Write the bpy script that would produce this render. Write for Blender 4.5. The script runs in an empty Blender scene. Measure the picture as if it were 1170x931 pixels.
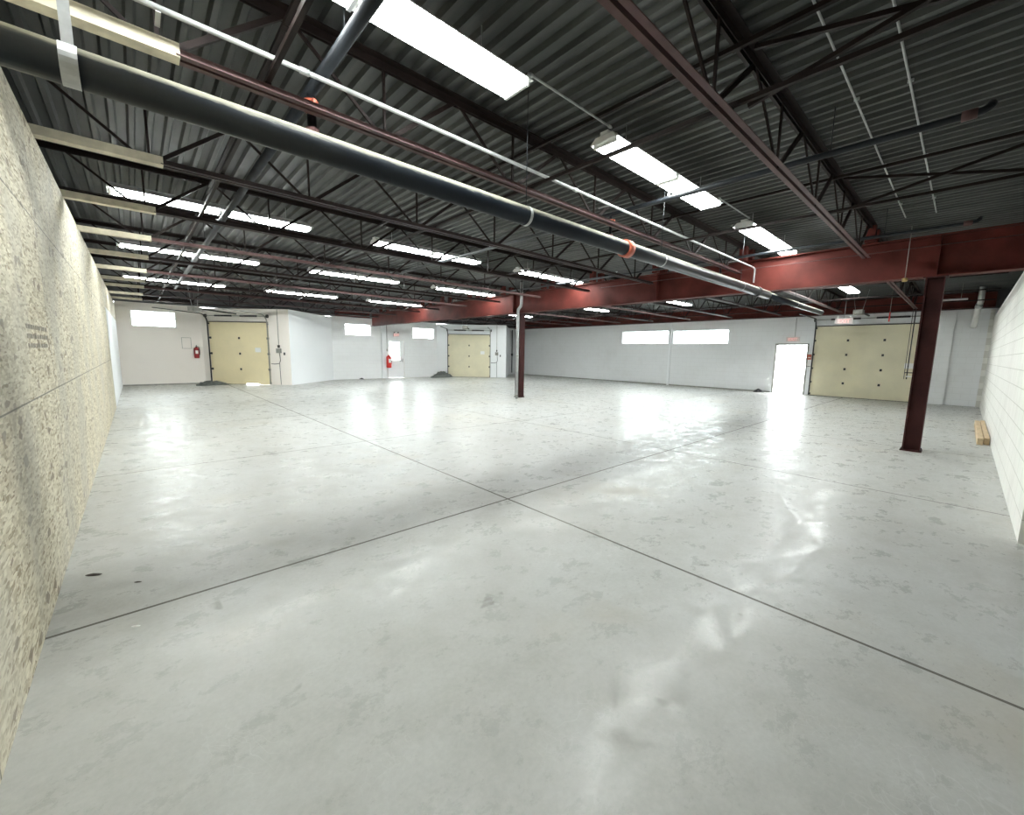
import bpy, math, random
from mathutils import Vector, Matrix
random.seed(7)
C = bpy.context.scene.collection
SC = bpy.context.scene
PI = math.pi
# ------------------------------------------------------------------ camera, world, exposure
CAM_H = 1.6
FPX, YAW, PITCH, ROLL = 468.8157, math.radians(42.391), math.radians(7.570), math.radians(0.921)
fw = Vector((math.sin(YAW)*math.cos(PITCH), math.cos(YAW)*math.cos(PITCH), -math.sin(PITCH)))
rt = fw.cross(Vector((0, 0, 1))).normalized(); up = rt.cross(fw)
rt, up = rt*math.cos(ROLL)+up*math.sin(ROLL), -rt*math.sin(ROLL)+up*math.cos(ROLL)
cd = bpy.data.cameras.new('camera'); cam = bpy.data.objects.new('camera', cd); C.objects.link(cam)
cd.sensor_fit = 'HORIZONTAL'; cd.sensor_width = 36; cd.lens = FPX*36/1170; cd.clip_start = .02; cd.clip_end = 300
m = Matrix((rt, up, -fw)).transposed().to_4x4(); m.translation = (0, 0, CAM_H); cam.matrix_world = m
SC.camera = cam
SC.view_settings.view_transform = 'Standard'; SC.view_settings.look = 'None'
SC.view_settings.gamma = 1; SC.view_settings.use_curve_mapping = False
SC.view_settings.exposure = 0.52
TUBE_POWER = 40.0
SKY_POWER = 16.0
w = bpy.data.worlds.new('overcast_sky'); SC.world = w; w.use_nodes = True
bg = w.node_tree.nodes['Background']; bg.inputs[0].default_value = (0.93, 0.97, 1.0, 1); bg.inputs[1].default_value = SKY_POWER

# ------------------------------------------------------------------ materials
def new_mat(name):
    mt = bpy.data.materials.new(name); mt.use_nodes = True
    nt = mt.node_tree; b = nt.nodes['Principled BSDF']
    return mt, nt, b
def N(nt, t, **kw):
    n = nt.nodes.new(t)
    for k, v in kw.items(): setattr(n, k, v)
    return n
def math_node(nt, op, a, b=None):
    n = nt.nodes.new('ShaderNodeMath'); n.operation = op
    for i, v in enumerate((a, b)):
        if v is None: continue
        if isinstance(v, (int, float)): n.inputs[i].default_value = v
        else: nt.links.new(v, n.inputs[i])
    return n.outputs[0]
def ramp(nt, src, stops):
    r = nt.nodes.new('ShaderNodeValToRGB'); els = r.color_ramp.elements
    while len(els) < len(stops): els.new(.5)
    for e, (p, c) in zip(els, stops):
        e.position = p; e.color = (*c, 1) if len(c) == 3 else c
    nt.links.new(src, r.inputs[0]); return r.outputs[0]
def noise(nt, vec, scale, detail=3, rough=.55):
    n = nt.nodes.new('ShaderNodeTexNoise'); n.inputs['Scale'].default_value = scale
    n.inputs['Detail'].default_value = detail; n.inputs['Roughness'].default_value = rough
    if vec is not None: nt.links.new(vec, n.inputs['Vector'])
    return n.outputs[0]
def mapping(nt, vec, scale=(1, 1, 1), rot=(0, 0, 0)):
    n = nt.nodes.new('ShaderNodeMapping'); n.inputs['Scale'].default_value = scale; n.inputs['Rotation'].default_value = rot
    nt.links.new(vec, n.inputs['Vector']); return n.outputs[0]
def mixc(nt, fac, a, b, mode='MIX'):
    n = nt.nodes.new('ShaderNodeMix'); n.data_type = 'RGBA'; n.blend_type = mode
    for s, v in ((n.inputs[0], fac), (n.inputs[6], a), (n.inputs[7], b)):
        if isinstance(v, (int, float)): s.default_value = v
        elif isinstance(v, tuple): s.default_value = (*v, 1) if len(v) == 3 else v
        else: nt.links.new(v, s)
    return n.outputs[2]
def geo_pos(nt): return nt.nodes.new('ShaderNodeNewGeometry').outputs['Position']
def bump(nt, b, h, strength=.3, dist=.01):
    n = nt.nodes.new('ShaderNodeBump'); n.inputs['Strength'].default_value = strength; n.inputs['Distance'].default_value = dist
    nt.links.new(h, n.inputs['Height']); nt.links.new(n.outputs[0], b.inputs['Normal'])

def mat_plain(name, col, rough=.6, metal=0.0, var=.25, scale=6.0):
    """paint or metal with a gentle mottling of its own"""
    mt, nt, b = new_mat(name); p = geo_pos(nt)
    n = noise(nt, p, scale, 4)
    lo = tuple(c*(1-var) for c in col); hi = tuple(min(1, c*(1+var)) for c in col)
    nt.links.new(ramp(nt, n, [(.3, lo), (.7, hi)]), b.inputs['Base Color'])
    b.inputs['Roughness'].default_value = rough; b.inputs['Metallic'].default_value = metal
    return mt

def mat_floor():
    mt, nt, b = new_mat('sealed_concrete'); p = geo_pos(nt)
    big = noise(nt, p, .45, 5, .6); mid = noise(nt, mapping(nt, p, (1, 1, 1), (0, 0, .5)), 2.6, 8, .65)
    fine = noise(nt, p, 38, 4, .7)
    col = ramp(nt, mid, [(.34, (.41, .412, .382)), (.50, (.49, .496, .470)), (.66, (.56, .567, .547))])
    col = mixc(nt, .5, col, ramp(nt, big, [(.3, (.43, .42, .38)), (.65, (.53, .542, .525))]))
    col = mixc(nt, .35, col, ramp(nt, fine, [(.3, (.7, .7, .7)), (.7, (1, 1, 1))]), 'MULTIPLY')
    # tan dirt drifts
    dn = noise(nt, mapping(nt, p, (.5, .5, 1)), 1.1, 6, .6)
    col = mixc(nt, ramp(nt, dn, [(.56, (0, 0, 0)), (.74, (.5, .5, .5))]), col, (.44, .40, .32))
    # scuffs: short dark stretched smears
    sm = noise(nt, mapping(nt, p, (5.5, 2.6, 1), (0, 0, .9)), 2.4, 5, .65)
    col = mixc(nt, ramp(nt, sm, [(.66, (0, 0, 0)), (.82, (.16, .16, .16))]), col, (.25, .25, .23))
    # fine wandering cracks and pale abrasion
    v = N(nt, 'ShaderNodeTexVoronoi', feature='DISTANCE_TO_EDGE'); v.inputs['Scale'].default_value = 9
    wv = nt.nodes.new('ShaderNodeVectorMath'); wv.operation = 'ADD'; nn = N(nt, 'ShaderNodeTexNoise'); nn.inputs['Scale'].default_value = 3; nt.links.new(p, nn.inputs['Vector'])
    nt.links.new(p, wv.inputs[0]); nt.links.new(nn.outputs['Color'], wv.inputs[1]); nt.links.new(wv.outputs[0], v.inputs['Vector'])
    cr = ramp(nt, v.outputs['Distance'], [(.0, (1, 1, 1)), (.035, (0, 0, 0))])
    msk = ramp(nt, noise(nt, p, .8, 2), [(.56, (0, 0, 0)), (.63, (1, 1, 1))])
    col = mixc(nt, math_node(nt, 'MULTIPLY', math_node(nt, 'MULTIPLY', cr, msk), .25), col, (.72, .73, .72))
    vs = N(nt, 'ShaderNodeTexVoronoi'); vs.inputs['Scale'].default_value = 1.35; nt.links.new(wv.outputs[0], vs.inputs['Vector'])
    col = mixc(nt, ramp(nt, vs.outputs['Distance'], [(.035, (.55,)*3), (.075, (0, 0, 0))]), col, (.20, .19, .16))
    # sawn joints
    sx = N(nt, 'ShaderNodeSeparateXYZ'); nt.links.new(p, sx.inputs[0])
    def joints(c, off, pitch, wd):
        a = math_node(nt, 'ADD', c, -off+pitch*50.5)
        a = math_node(nt, 'MODULO', a, pitch); a = math_node(nt, 'ABSOLUTE', math_node(nt, 'SUBTRACT', a, pitch/2))
        return math_node(nt, 'LESS_THAN', a, wd)
    j = math_node(nt, 'MAXIMUM', joints(sx.outputs[0], 2.92, 3.68, .011), joints(sx.outputs[1], 3.244, 3.80, .011))
    col = mixc(nt, math_node(nt, 'MULTIPLY', j, .9), col, (.12, .11, .095))
    nt.links.new(col, b.inputs['Base Color'])
    r = noise(nt, mapping(nt, p, (1, 1.5, 1), (0, 0, 1.1)), 3.2, 12, .80)
    nt.links.new(ramp(nt, r, [(.38, (.20,)*3), (.49, (.33,)*3), (.60, (.62,)*3)]), b.inputs['Roughness'])
    nt.links.new(math_node(nt, 'MULTIPLY', math_node(nt, 'SUBTRACT', 1.0, j), .35), b.inputs['Specular IOR Level'])
    bump(nt, b, mid, .06, .01)
    return mt

def mat_osb():
    mt, nt, b = new_mat('oriented_strand_board'); p = geo_pos(nt)
    def flakes(rot, sc, seed):
        q = mapping(nt, p, sc, rot); v = N(nt, 'ShaderNodeTexVoronoi'); v.inputs['Scale'].default_value = 1; nt.links.new(q, v.inputs['Vector'])
        s = N(nt, 'ShaderNodeSeparateColor'); nt.links.new(v.outputs['Color'], s.inputs[0]); return s.outputs[seed]
    a = flakes((.5, 0, 0), (3, 13, 66), 0); c = flakes((-.8, 0, 0), (3, 15, 72), 1); d = flakes((1.35, 0, 0), (3, 12, 60), 2)
    st = [(0, (.28, .22, .13)), (.2, (.46, .40, .27)), (.5, (.62, .56, .42)), (1, (.80, .75, .60))]
    ca, cb, cc = ramp(nt, a, st), ramp(nt, c, st), ramp(nt, d, st)
    col = mixc(nt, ramp(nt, noise(nt, p, 9, 2), [(.45, (0, 0, 0)), (.55, (1, 1, 1))]), ca, cb)
    col = mixc(nt, ramp(nt, noise(nt, mapping(nt, p, (1, 1, 1.3)), 13, 2), [(.52, (0, 0, 0)), (.6, (1, 1, 1))]), col, cc)
    dk = ramp(nt, flakes((.2, 0, 0), (3, 11, 20), 1), [(.955, (0, 0, 0)), (.97, (.8, .8, .8))])
    col = mixc(nt, dk, col, (.20, .15, .10))
    grime = noise(nt, mapping(nt, p, (1, .9, .45), (.25, 0, 0)), 1.5, 5, .6)
    col = mixc(nt, ramp(nt, grime, [(.38, (.5,)*3), (.56, (0, 0, 0))]), col, (.46, .44, .38))
    sx = N(nt, 'ShaderNodeSeparateXYZ'); nt.links.new(p, sx.inputs[0]); Y, Z = sx.outputs[1], sx.outputs[2]
    def near(c, v0, wd): return math_node(nt, 'LESS_THAN', math_node(nt, 'ABSOLUTE', math_node(nt, 'SUBTRACT', c, v0)), wd)
    def band(c, lo, hi): return math_node(nt, 'MULTIPLY', math_node(nt, 'GREATER_THAN', c, lo), math_node(nt, 'LESS_THAN', c, hi))
    def seams(off, pitch, lo, hi):
        t = math_node(nt, 'MODULO', math_node(nt, 'ADD', Y, -off+pitch*20.5), pitch)
        return math_node(nt, 'MULTIPLY', near(t, pitch/2, .006), band(Z, lo, hi))
    s = math_node(nt, 'MAXIMUM', near(Z, 1.265, .005), near(Z, 2.53, .005))
    for q in (seams(7.36, 2.56, -1, 1.265), seams(8.2, 3.34, 1.265, 2.53), seams(4.86, 2.56, 2.53, 4)): s = math_node(nt, 'MAXIMUM', s, q)
    col = mixc(nt, math_node(nt, 'MULTIPLY', s, .8), col, (.12, .11, .09))
    nt.links.new(col, b.inputs['Base Color']); b.inputs['Roughness'].default_value = .75
    bump(nt, b, a, .25, .003)
    return mt

def mat_deck():
    mt, nt, b = new_mat('galvanised_roof_deck'); p = geo_pos(nt)
    n = noise(nt, mapping(nt, p, (3, .5, 1)), 1.6, 5, .6)
    col = ramp(nt, n, [(.3, (.045, .047, .046)), (.55, (.070, .074, .071)), (.75, (.10, .102, .094))])
    nt.links.new(col, b.inputs['Base Color']); b.inputs['Roughness'].default_value = .55; b.inputs['Metallic'].default_value = .2
    return mt

def mat_wall(name, base, dirt=(.45, .42, .38), block=True, amount=.25, axis='y'):
    mt, nt, b = new_mat(name); p = geo_pos(nt)
    n = noise(nt, p, 1.2, 5, .6)
    col = mixc(nt, ramp(nt, n, [(.5, (0, 0, 0)), (.8, (amount,)*3)]), base, dirt)
    if block:
        sx = N(nt, 'ShaderNodeSeparateXYZ'); nt.links.new(p, sx.inputs[0]); cx = N(nt, 'ShaderNodeCombineXYZ')
        nt.links.new(sx.outputs[0 if axis == 'y' else 1], cx.inputs[0]); nt.links.new(sx.outputs[2], cx.inputs[1])
        br = N(nt, 'ShaderNodeTexBrick'); nt.links.new(cx.outputs[0], br.inputs['Vector'])
        br.inputs['Scale'].default_value = 1; br.inputs['Brick Width'].default_value = .43; br.inputs['Row Height'].default_value = .2125
        br.inputs['Mortar Size'].default_value = .006; br.inputs['Mortar Smooth'].default_value = .3
        br.inputs['Color1'].default_value = (1, 1, 1, 1); br.inputs['Color2'].default_value = (.96, .96, .96, 1); br.inputs['Mortar'].default_value = (.62, .61, .58, 1)
        col = mixc(nt, .8 if block == 'strong' else .22, col, br.outputs['Color'], 'MULTIPLY')
        bump(nt, b, br.outputs['Fac'], -.3 if block == 'strong' else -.1, .008)
    nt.links.new(col, b.inputs['Base Color']); b.inputs['Roughness'].default_value = .8
    return mt

def mat_emit(name, col, power):
    mt, nt, b = new_mat(name)
    b.inputs['Base Color'].default_value = (.9, .9, .9, 1)
    b.inputs['Emission Color'].default_value = (*col, 1); b.inputs['Emission Strength'].default_value = power
    return mt
def mat_glass():
    mt, nt, b = new_mat('window_glass'); out = [n for n in nt.nodes if n.type == 'OUTPUT_MATERIAL'][0]
    t = N(nt, 'ShaderNodeBsdfTransparent'); g = N(nt, 'ShaderNodeBsdfGlossy'); g.inputs['Roughness'].default_value = .03
    mx = N(nt, 'ShaderNodeMixShader'); mx.inputs[0].default_value = .06
    t.inputs[0].default_value = (.95, .98, .97, 1)
    nt.links.new(t.outputs[0], mx.inputs[1]); nt.links.new(g.outputs[0], mx.inputs[2]); nt.links.new(mx.outputs[0], out.inputs[0])
    return mt

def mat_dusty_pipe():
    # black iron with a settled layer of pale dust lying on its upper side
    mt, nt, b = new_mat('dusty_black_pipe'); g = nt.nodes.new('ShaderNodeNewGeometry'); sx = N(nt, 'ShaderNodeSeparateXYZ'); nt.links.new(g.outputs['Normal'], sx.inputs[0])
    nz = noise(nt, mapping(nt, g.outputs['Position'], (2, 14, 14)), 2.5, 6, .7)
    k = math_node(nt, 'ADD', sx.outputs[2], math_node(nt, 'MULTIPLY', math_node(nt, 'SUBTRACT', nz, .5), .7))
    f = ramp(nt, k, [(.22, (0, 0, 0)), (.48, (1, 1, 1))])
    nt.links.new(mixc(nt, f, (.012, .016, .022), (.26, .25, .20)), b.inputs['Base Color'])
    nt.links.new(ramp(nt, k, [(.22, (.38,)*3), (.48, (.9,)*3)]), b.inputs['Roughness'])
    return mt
M = dict(
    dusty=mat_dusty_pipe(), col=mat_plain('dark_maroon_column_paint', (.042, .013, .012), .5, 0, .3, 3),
    floor=mat_floor(), osb=mat_osb(), deck=mat_deck(),
    white=mat_wall('white_block_paint', (.86, .87, .87), axis='y', amount=.12),
    white_x=mat_wall('white_block_paint_side', (.84, .855, .86), axis='x', amount=.15),
    cream=mat_wall('cream_painted_wall', (.85, .80, .74), block=False, amount=.1),
    smooth=mat_wall('white_smooth_wall', (.88, .90, .91), block=False, amount=.05),
    block=mat_wall('pale_concrete_block', (.80, .79, .74), block='strong', amount=.3),
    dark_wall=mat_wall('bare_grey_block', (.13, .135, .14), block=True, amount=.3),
    primer=mat_plain('red_brown_steel_primer', (.085, .046, .044), .55, 0, .3, 3),
    girder=mat_plain('red_oxide_girder_paint', (.080, .018, .014), .6, .0, .3, 2.2),
    joist=mat_plain('dark_brown_joist_paint', (.014, .009, .008), .55, .1, .35, 3),
    joist2=mat_plain('shaded_chord_primer', (.026, .017, .016), .5, 0, .3, 3),  # darker copy of the primer: shade put into the colour of these chords
    mud=mat_plain('cream_fireproofing', (.62, .57, .44), .9, 0, .2, 8),
    iron=mat_plain('black_iron_pipe', (.015, .018, .022), .45, 0, .5, 3),
    dust=mat_plain('dusty_steel', (.30, .30, .27), .5, .5, .25, 5),
    galv=mat_plain('galvanised_steel', (.42, .43, .43), .5, .4, .15, 9),
    whitem=mat_plain('white_enamel', (.82, .82, .80), .4, 0, .05, 4),
    tray=mat_plain('white_reflector_enamel', (.85, .85, .84), .35, 0, .03, 4),
    yellow=mat_plain('pale_yellow_door_skin', (.80, .70, .45), .5, 0, .05, 1.5),
    cream3=mat_plain('buff_door_skin', (.74, .69, .50), .5, 0, .06, 1.5),
    black=mat_plain('black_hardware', (.03, .03, .03), .5, .2, .3, 6),
    red=mat_plain('red_enamel', (.62, .03, .025), .35, 0, .1, 4),
    dred=mat_plain('dark_red_enamel', (.25, .012, .015), .35, 0, .1, 4),
    orange=mat_plain('orange_red_coupling', (.50, .12, .07), .45, .1, .15, 6),
    wood=mat_plain('sawn_lumber', (.55, .42, .26), .8, 0, .25, 14),
    tarp=mat_plain('grey_tarpaulin', (.10, .11, .10), .75, 0, .5, 9),
    asphalt=mat_plain('outdoor_concrete', (.6, .6, .58), .9, 0, .1, 1),
    cyan=mat_plain('pale_blue_panel', (.25, .5, .55), .5, 0, .05, 2),
    tube=mat_emit('fluorescent_tube', (.95, 1.0, .985), TUBE_POWER),
    exit=mat_emit('exit_letters_glow', (1, .10, .06), .8),
    signface=mat_plain('exit_sign_face', (.75, .70, .68), .5, 0, .03, 4),
    stamp=mat_plain('grey_ink', (.30, .27, .22), .9, 0, .3, 30),
    paper=mat_plain('white_paper', (.85, .85, .82), .7, 0, .03, 5),
    leaf=mat_plain('dry_leaf', (.05, .04, .035), .8, 0, .3, 20),
    glass=mat_glass(),
)

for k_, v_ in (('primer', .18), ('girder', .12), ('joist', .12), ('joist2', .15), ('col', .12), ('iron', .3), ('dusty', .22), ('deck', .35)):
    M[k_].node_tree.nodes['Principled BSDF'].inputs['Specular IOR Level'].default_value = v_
# ------------------------------------------------------------------ mesh builder
class MB:
    def __init__(s): s.v = []; s.f = []; s.sm = []
    def quad(s, pts, smooth=False):
        i = len(s.v); s.v += [tuple(p) for p in pts]; s.f.append(tuple(range(i, i+len(pts)))); s.sm.append(smooth); return s
    def box(s, x0, x1, y0, y1, z0, z1):
        i = len(s.v); s.v += [(x, y, z) for z in (z0, z1) for y in (y0, y1) for x in (x0, x1)]
        for f in ((0, 2, 3, 1), (4, 5, 7, 6), (0, 1, 5, 4), (2, 6, 7, 3), (0, 4, 6, 2), (1, 3, 7, 5)): s.f.append(tuple(i+k for k in f)); s.sm.append(False)
        return s
    def obox(s, o, ex, ey, ez):
        """box from corner o along three edge vectors"""
        o, ex, ey, ez = map(Vector, (o, ex, ey, ez)); i = len(s.v)
        s.v += [tuple(o+ex*a+ey*b+ez*c) for c in (0, 1) for b in (0, 1) for a in (0, 1)]
        for f in ((0, 2, 3, 1), (4, 5, 7, 6), (0, 1, 5, 4), (2, 6, 7, 3), (0, 4, 6, 2), (1, 3, 7, 5)): s.f.append(tuple(i+k for k in f)); s.sm.append(False)
        return s
    def bar(s, p, q, w, h, upv=(0, 0, 1)):
        p, q = Vector(p), Vector(q); d = q-p; n = d.normalized(); u = Vector(upv)
        sd = n.cross(u)
        if sd.length < 1e-4: sd = n.cross(Vector((0, 1, 0)))
        sd.normalize(); u = sd.cross(n)
        return s.obox(p-sd*w/2-u*h/2, d, sd*w, u*h)
    def tube(s, p, q, r, n=12, r2=None, caps=True):
        p, q = Vector(p), Vector(q); d = (q-p).normalized(); a = d.orthogonal().normalized(); b = d.cross(a); r2 = r if r2 is None else r2
        i = len(s.v)
        for k in range(n):
            t = 2*PI*k/n; o = a*math.cos(t)+b*math.sin(t); s.v += [tuple(p+o*r), tuple(q+o*r2)]
        for k in range(n):
            l = (k+1) % n; s.f.append((i+2*k, i+2*l, i+2*l+1, i+2*k+1)); s.sm.append(True)
        if caps:
            s.f.append(tuple(i+2*k for k in range(n))[::-1]); s.sm.append(False)
            s.f.append(tuple(i+2*k+1 for k in range(n))); s.sm.append(False)
        return s
    def path(s, pts, r, n=10):
        """round bar along a polyline with mitred joints"""
        P = [Vector(p) for p in pts]; base = len(s.v); a = None
        for j, p in enumerate(P):
            if j == 0: d = (P[1]-p).normalized()
            elif j == len(P)-1: d = (p-P[j-1]).normalized()
            else: d = ((p-P[j-1]).normalized()+(P[j+1]-p).normalized()).normalized()
            a = d.orthogonal().normalized() if a is None else (a-d*a.dot(d)).normalized()
            b = d.cross(a)
            for k in range(n):
                t = 2*PI*k/n; s.v.append(tuple(p+(a*math.cos(t)+b*math.sin(t))*r))
        for j in range(len(P)-1):
            for k in range(n):
                l = (k+1) % n; A = base+j*n; B = A+n; s.f.append((A+k, A+l, B+l, B+k)); s.sm.append(True)
        s.f.append(tuple(base+k for k in range(n))[::-1]); s.sm.append(False)
        s.f.append(tuple(base+(len(P)-1)*n+k for k in range(n))); s.sm.append(False)
        return s
    def lathe(s, prof, o=(0, 0, 0), n=16):
        i = len(s.v); o = Vector(o)
        for r, z in prof:
            for k in range(n): s.v.append((o.x+r*math.cos(2*PI*k/n), o.y+r*math.sin(2*PI*k/n), o.z+z))
        for j in range(len(prof)-1):
            for k in range(n):
                l = (k+1) % n; s.f.append((i+j*n+k, i+j*n+l, i+(j+1)*n+l, i+(j+1)*n+k)); s.sm.append(True)
        return s
    def shift(s, dx, dy, dz): s.v = [(x+dx, y+dy, z+dz) for x, y, z in s.v]; return s
    def build(s, name, mat, parent=None, bevel=0):
        me = bpy.data.meshes.new(name); me.from_pydata(s.v, [], s.f); me.materials.append(mat)
        me.polygons.foreach_set('use_smooth', s.sm); me.update()
        o = bpy.data.objects.new(name, me); C.objects.link(o)
        if parent is not None: o.parent = parent
        if bevel:
            b = o.modifiers.new('edge', 'BEVEL'); b.width = bevel; b.segments = 2; b.limit_method = 'ANGLE'
        return o
def tag(o, label, cat, group=None, kind='thing'):
    o['label'] = label; o['category'] = cat; o['kind'] = kind
    if group: o['group'] = group
    return o
def thing(name, label, cat, loc=(0, 0, 0), rz=0, group=None):
    o = bpy.data.objects.new(name, None); C.objects.link(o); o.location = loc; o.rotation_euler = (0, 0, rz); o.empty_display_size = .2
    return tag(o, label, cat, group)
def struct(o): o['kind'] = 'structure'; return o
def dup(root, loc, label, group=None, rz=None, skip=()):
    r = root.copy(); C.objects.link(r); r.location = loc; r['label'] = label
    if rz is not None: r.rotation_euler = (0, 0, rz)
    if group: r['group'] = group
    for ch in list(root.children):
        if ch.name.split('.')[0] in skip: continue
        c = ch.copy(); C.objects.link(c); c.parent = r
        for g in ch.children:
            d = g.copy(); C.objects.link(d); d.parent = c
    return r
ORD = ['first', 'second', 'third', 'fourth', 'fifth', 'sixth', 'seventh', 'eighth', 'ninth', 'tenth', 'eleventh', 'twelfth']

# ------------------------------------------------------------------ room shell
XL, XF, YB, YR = -.49, 21.4, 23.0, -.48         # plywood wall, far wall, back wall, block wall
WT = 3.345                                       # wall tops
DZ = 3.98                                       # underside of the roof deck
struct(MB().box(-2, 22.2, -5, 24, -.3, 0).build('floor', M['floor']))
struct(MB().box(-40, 60, -40, 70, -.5, -.35).build('ground_outside', M['asphalt']))

mb = MB()                                       # corrugated deck, ribs running along y
x = -2.0; pitch = .1524
while x < 22.2:
    xs = [x, x+.04, x+.058, x+.134, x+.1524]; zs = [DZ, DZ, DZ+.042, DZ+.042, DZ]
    for a in range(4): mb.quad([(xs[a], -5, zs[a]), (xs[a], 24, zs[a]), (xs[a+1], 24, zs[a+1]), (xs[a+1], -5, zs[a+1])])
    x += pitch
mb.box(-2, 22.2, -5, 24, DZ+.06, DZ+.2)
struct(mb.build('ceiling', M['deck']))

def wall_panels(mb, P, Q, z0, z1, holes, th=.2, side=1):
    """upright slab from P to Q with rectangular holes (s0,s1,za,zb); thickness on the given side"""
    P, Q = Vector((*P, 0)), Vector((*Q, 0)); L = (Q-P).length; d = (Q-P)/L; n = Vector((-d.y, d.x, 0))*side*th
    def slab(a, b, za, zb):
        if b-a > 1e-4 and zb-za > 1e-4: mb.obox(P+d*a+Vector((0, 0, za)), d*(b-a), n, (0, 0, zb-za))
    cur = 0
    for s0, s1, za, zb in sorted(holes):
        slab(cur, s0, z0, z1); slab(s0, s1, z0, za); slab(s0, s1, zb, z1); cur = s1
    slab(cur, L, z0, z1)
    return mb
def wall(name, P, Q, z0, z1, holes, mat, th=.2, side=1): return struct(wall_panels(MB(), P, Q, z0, z1, holes, th, side).build(name, mat))

wall('wall_left', (XL, -5), (XL, 15.1), 0, 3.33, [], M['osb'], .012, 1)
wall('wall_left_end', (XL, 15.1), (XL, YB), 0, 2.62, [], M['smooth'], .1, 1)
wall('wall_left_end_upper', (XL, 15.1), (XL, YB), 2.62, 3.33, [], M['osb'], .012, 1)
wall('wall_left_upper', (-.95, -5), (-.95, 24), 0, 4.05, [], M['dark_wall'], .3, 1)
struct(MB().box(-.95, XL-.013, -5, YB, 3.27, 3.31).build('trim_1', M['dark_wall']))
wall('wall_right', (5.66, YR), (XF, YR), 0, 3.07, [], M['block'], .2, -1)
wall('wall_right_outer', (-2, -4.6), (22.2, -4.6), 0, 4.05, [], M['white'], .3, -1)
# far wall with two ribbon windows and the open exit doorway (s runs from y=-.48)
o = -YR
far_holes = [(4.60+o, 5.86+o, 0, 2.20), (7.90+o, 10.70+o, 2.20, 2.92), (10.98+o, 13.85+o, 2.22, 2.95), (1.05+o, 4.42+o, 0, 2.9)]
wall('wall_far', (XF, YR-4.3), (XF, YB), 0, WT, [(a+4.3, b+4.3, c, d) for a, b, c, d in far_holes], M['white_x'], .25, -1)
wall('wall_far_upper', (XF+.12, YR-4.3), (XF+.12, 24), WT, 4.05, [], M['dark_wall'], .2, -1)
struct(MB().box(XF-.10, XF, .40, .98, 0, WT-.04).build('trim_2', M['white_x']))
struct(MB().box(XF-.05, XF, 10.79, 10.90, 0, WT-.04).build('trim_3', M['smooth']))
struct(MB().box(XF-.12, XF, YR, YR+.10, 0, 3.3).build('trim_4', M['block']))
# back wall behind the two angled dock bays
D1S, D1C, D1E = (2.25, YB), (5.10, 20.30), (7.85, YB)
D2S, D2C, D2E = (14.35, YB), (17.65, 20.00), (20.6, YB)
back_l = wall('wall_back', (XL, YB), (2.25, YB), 0, WT+.06, [(.44, 1.88, 2.44, 3.10)], M['cream'], .25, 1)
wall('wall_back_middle', (7.85, YB), (14.35, YB), 0, WT+.06, [(.70, 2.17, 2.42, 3.07), (3.12, 4.24, 0, 2.29), (4.81, 6.32, 2.39, 3.05)], M['white'], .25, 1)
wall('wall_back_corner', (20.6, YB), (XF, YB), 0, WT+.06, [], M['white'], .25, 1)
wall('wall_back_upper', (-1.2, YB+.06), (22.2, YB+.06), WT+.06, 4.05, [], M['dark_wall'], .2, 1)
L1 = (Vector(D1C)-Vector(D1S)).length; L2 = (Vector(D2C)-Vector(D2S)).length
wall('wall_dock_cream', D1S, D1C, 0, WT, [(.33, 3.0, 0, 2.75)], M['cream'], .2, 1)
wall('wall_dock_return', D1C, D1E, 0, WT, [], M['smooth'], .2, 1)
wall('wall_dock_white', D2S, D2C, 0, WT, [(.73, 3.45, 0, 2.71)], M['smooth'], .2, 1)
wall('wall_dock_white_return', D2C, D2E, 0, WT, [], M['smooth'], .2, 1)
for nm, a, b, c in (('roof_slab_1', D1S, D1C, D1E), ('roof_slab_2', D2S, D2C, D2E)):
    q = MB(); z0, z1 = WT+.001, WT+.008
    lo = [(p[0], p[1]+.05, z0) for p in (a, b, c)]; hi = [(p[0], p[1]+.05, z1) for p in (a, b, c)]
    q.quad(lo).quad(hi[::-1])
    for i in range(3): q.quad([lo[i], lo[(i+1) % 3], hi[(i+1) % 3], hi[i]])
    struct(q.build(nm, M['dark_wall']))
# painted pilaster between window and door in the back wall
struct(MB().box(10.60, 10.88, YB-.12, YB, 0, WT+.05).build('trim_5', M['smooth']))
# thin darker strips along the wall feet
struct(MB().box(XL, 2.2, YB-.012, YB, 0, .06).build('foot_strip_back', M['dust']))
struct(MB().box(XF-.012, XF, 5.9, YB, 0, .05).build('foot_strip_far', M['dust']))

# ------------------------------------------------------------------ windows and personnel doors
def window(name, face, a0, a1, z0, z1, panes=1):
    """face 'b': in back wall (a = x); face 'f': in far wall (a = y)"""
    f = MB(); t = .04
    def bx(m_, a, b, c, d, dep0=.06, dep1=.12):
        if face == 'b': m_.box(a, b, YB+dep0, YB+dep1, c, d)
        else: m_.box(XF+dep0, XF+dep1, a, b, c, d)
    bx(f, a0, a1, z0, z0+t); bx(f, a0, a1, z1-t, z1); bx(f, a0, a0+t, z0+t, z1-t); bx(f, a1-t, a1, z0+t, z1-t)
    for k in range(1, panes): c = a0+(a1-a0)*k/panes; bx(f, c-.015, c+.015, z0+t, z1-t)
    o_ = struct(f.build(name, M['whitem']))
    for k in range(panes):
        g = MB(); w_ = (a1-a0)/panes; bx(g, a0+w_*k+.03, a0+w_*(k+1)-.03, z0+t, z1-t, .085, .092); g.build('pane', M['glass'], o_)
    s = MB()
    bx(s, a0-.0, a1+.0, z0, z0+.012, -.0, .06); s.build('window_sill', M['whitem'], o_)
window('window_1', 'b', -.05, 1.39, 2.44, 3.10)
window('window_2', 'b', 8.55, 10.02, 2.42, 3.07)
window('window_3', 'b', 12.66, 14.17, 2.39, 3.05)
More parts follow.
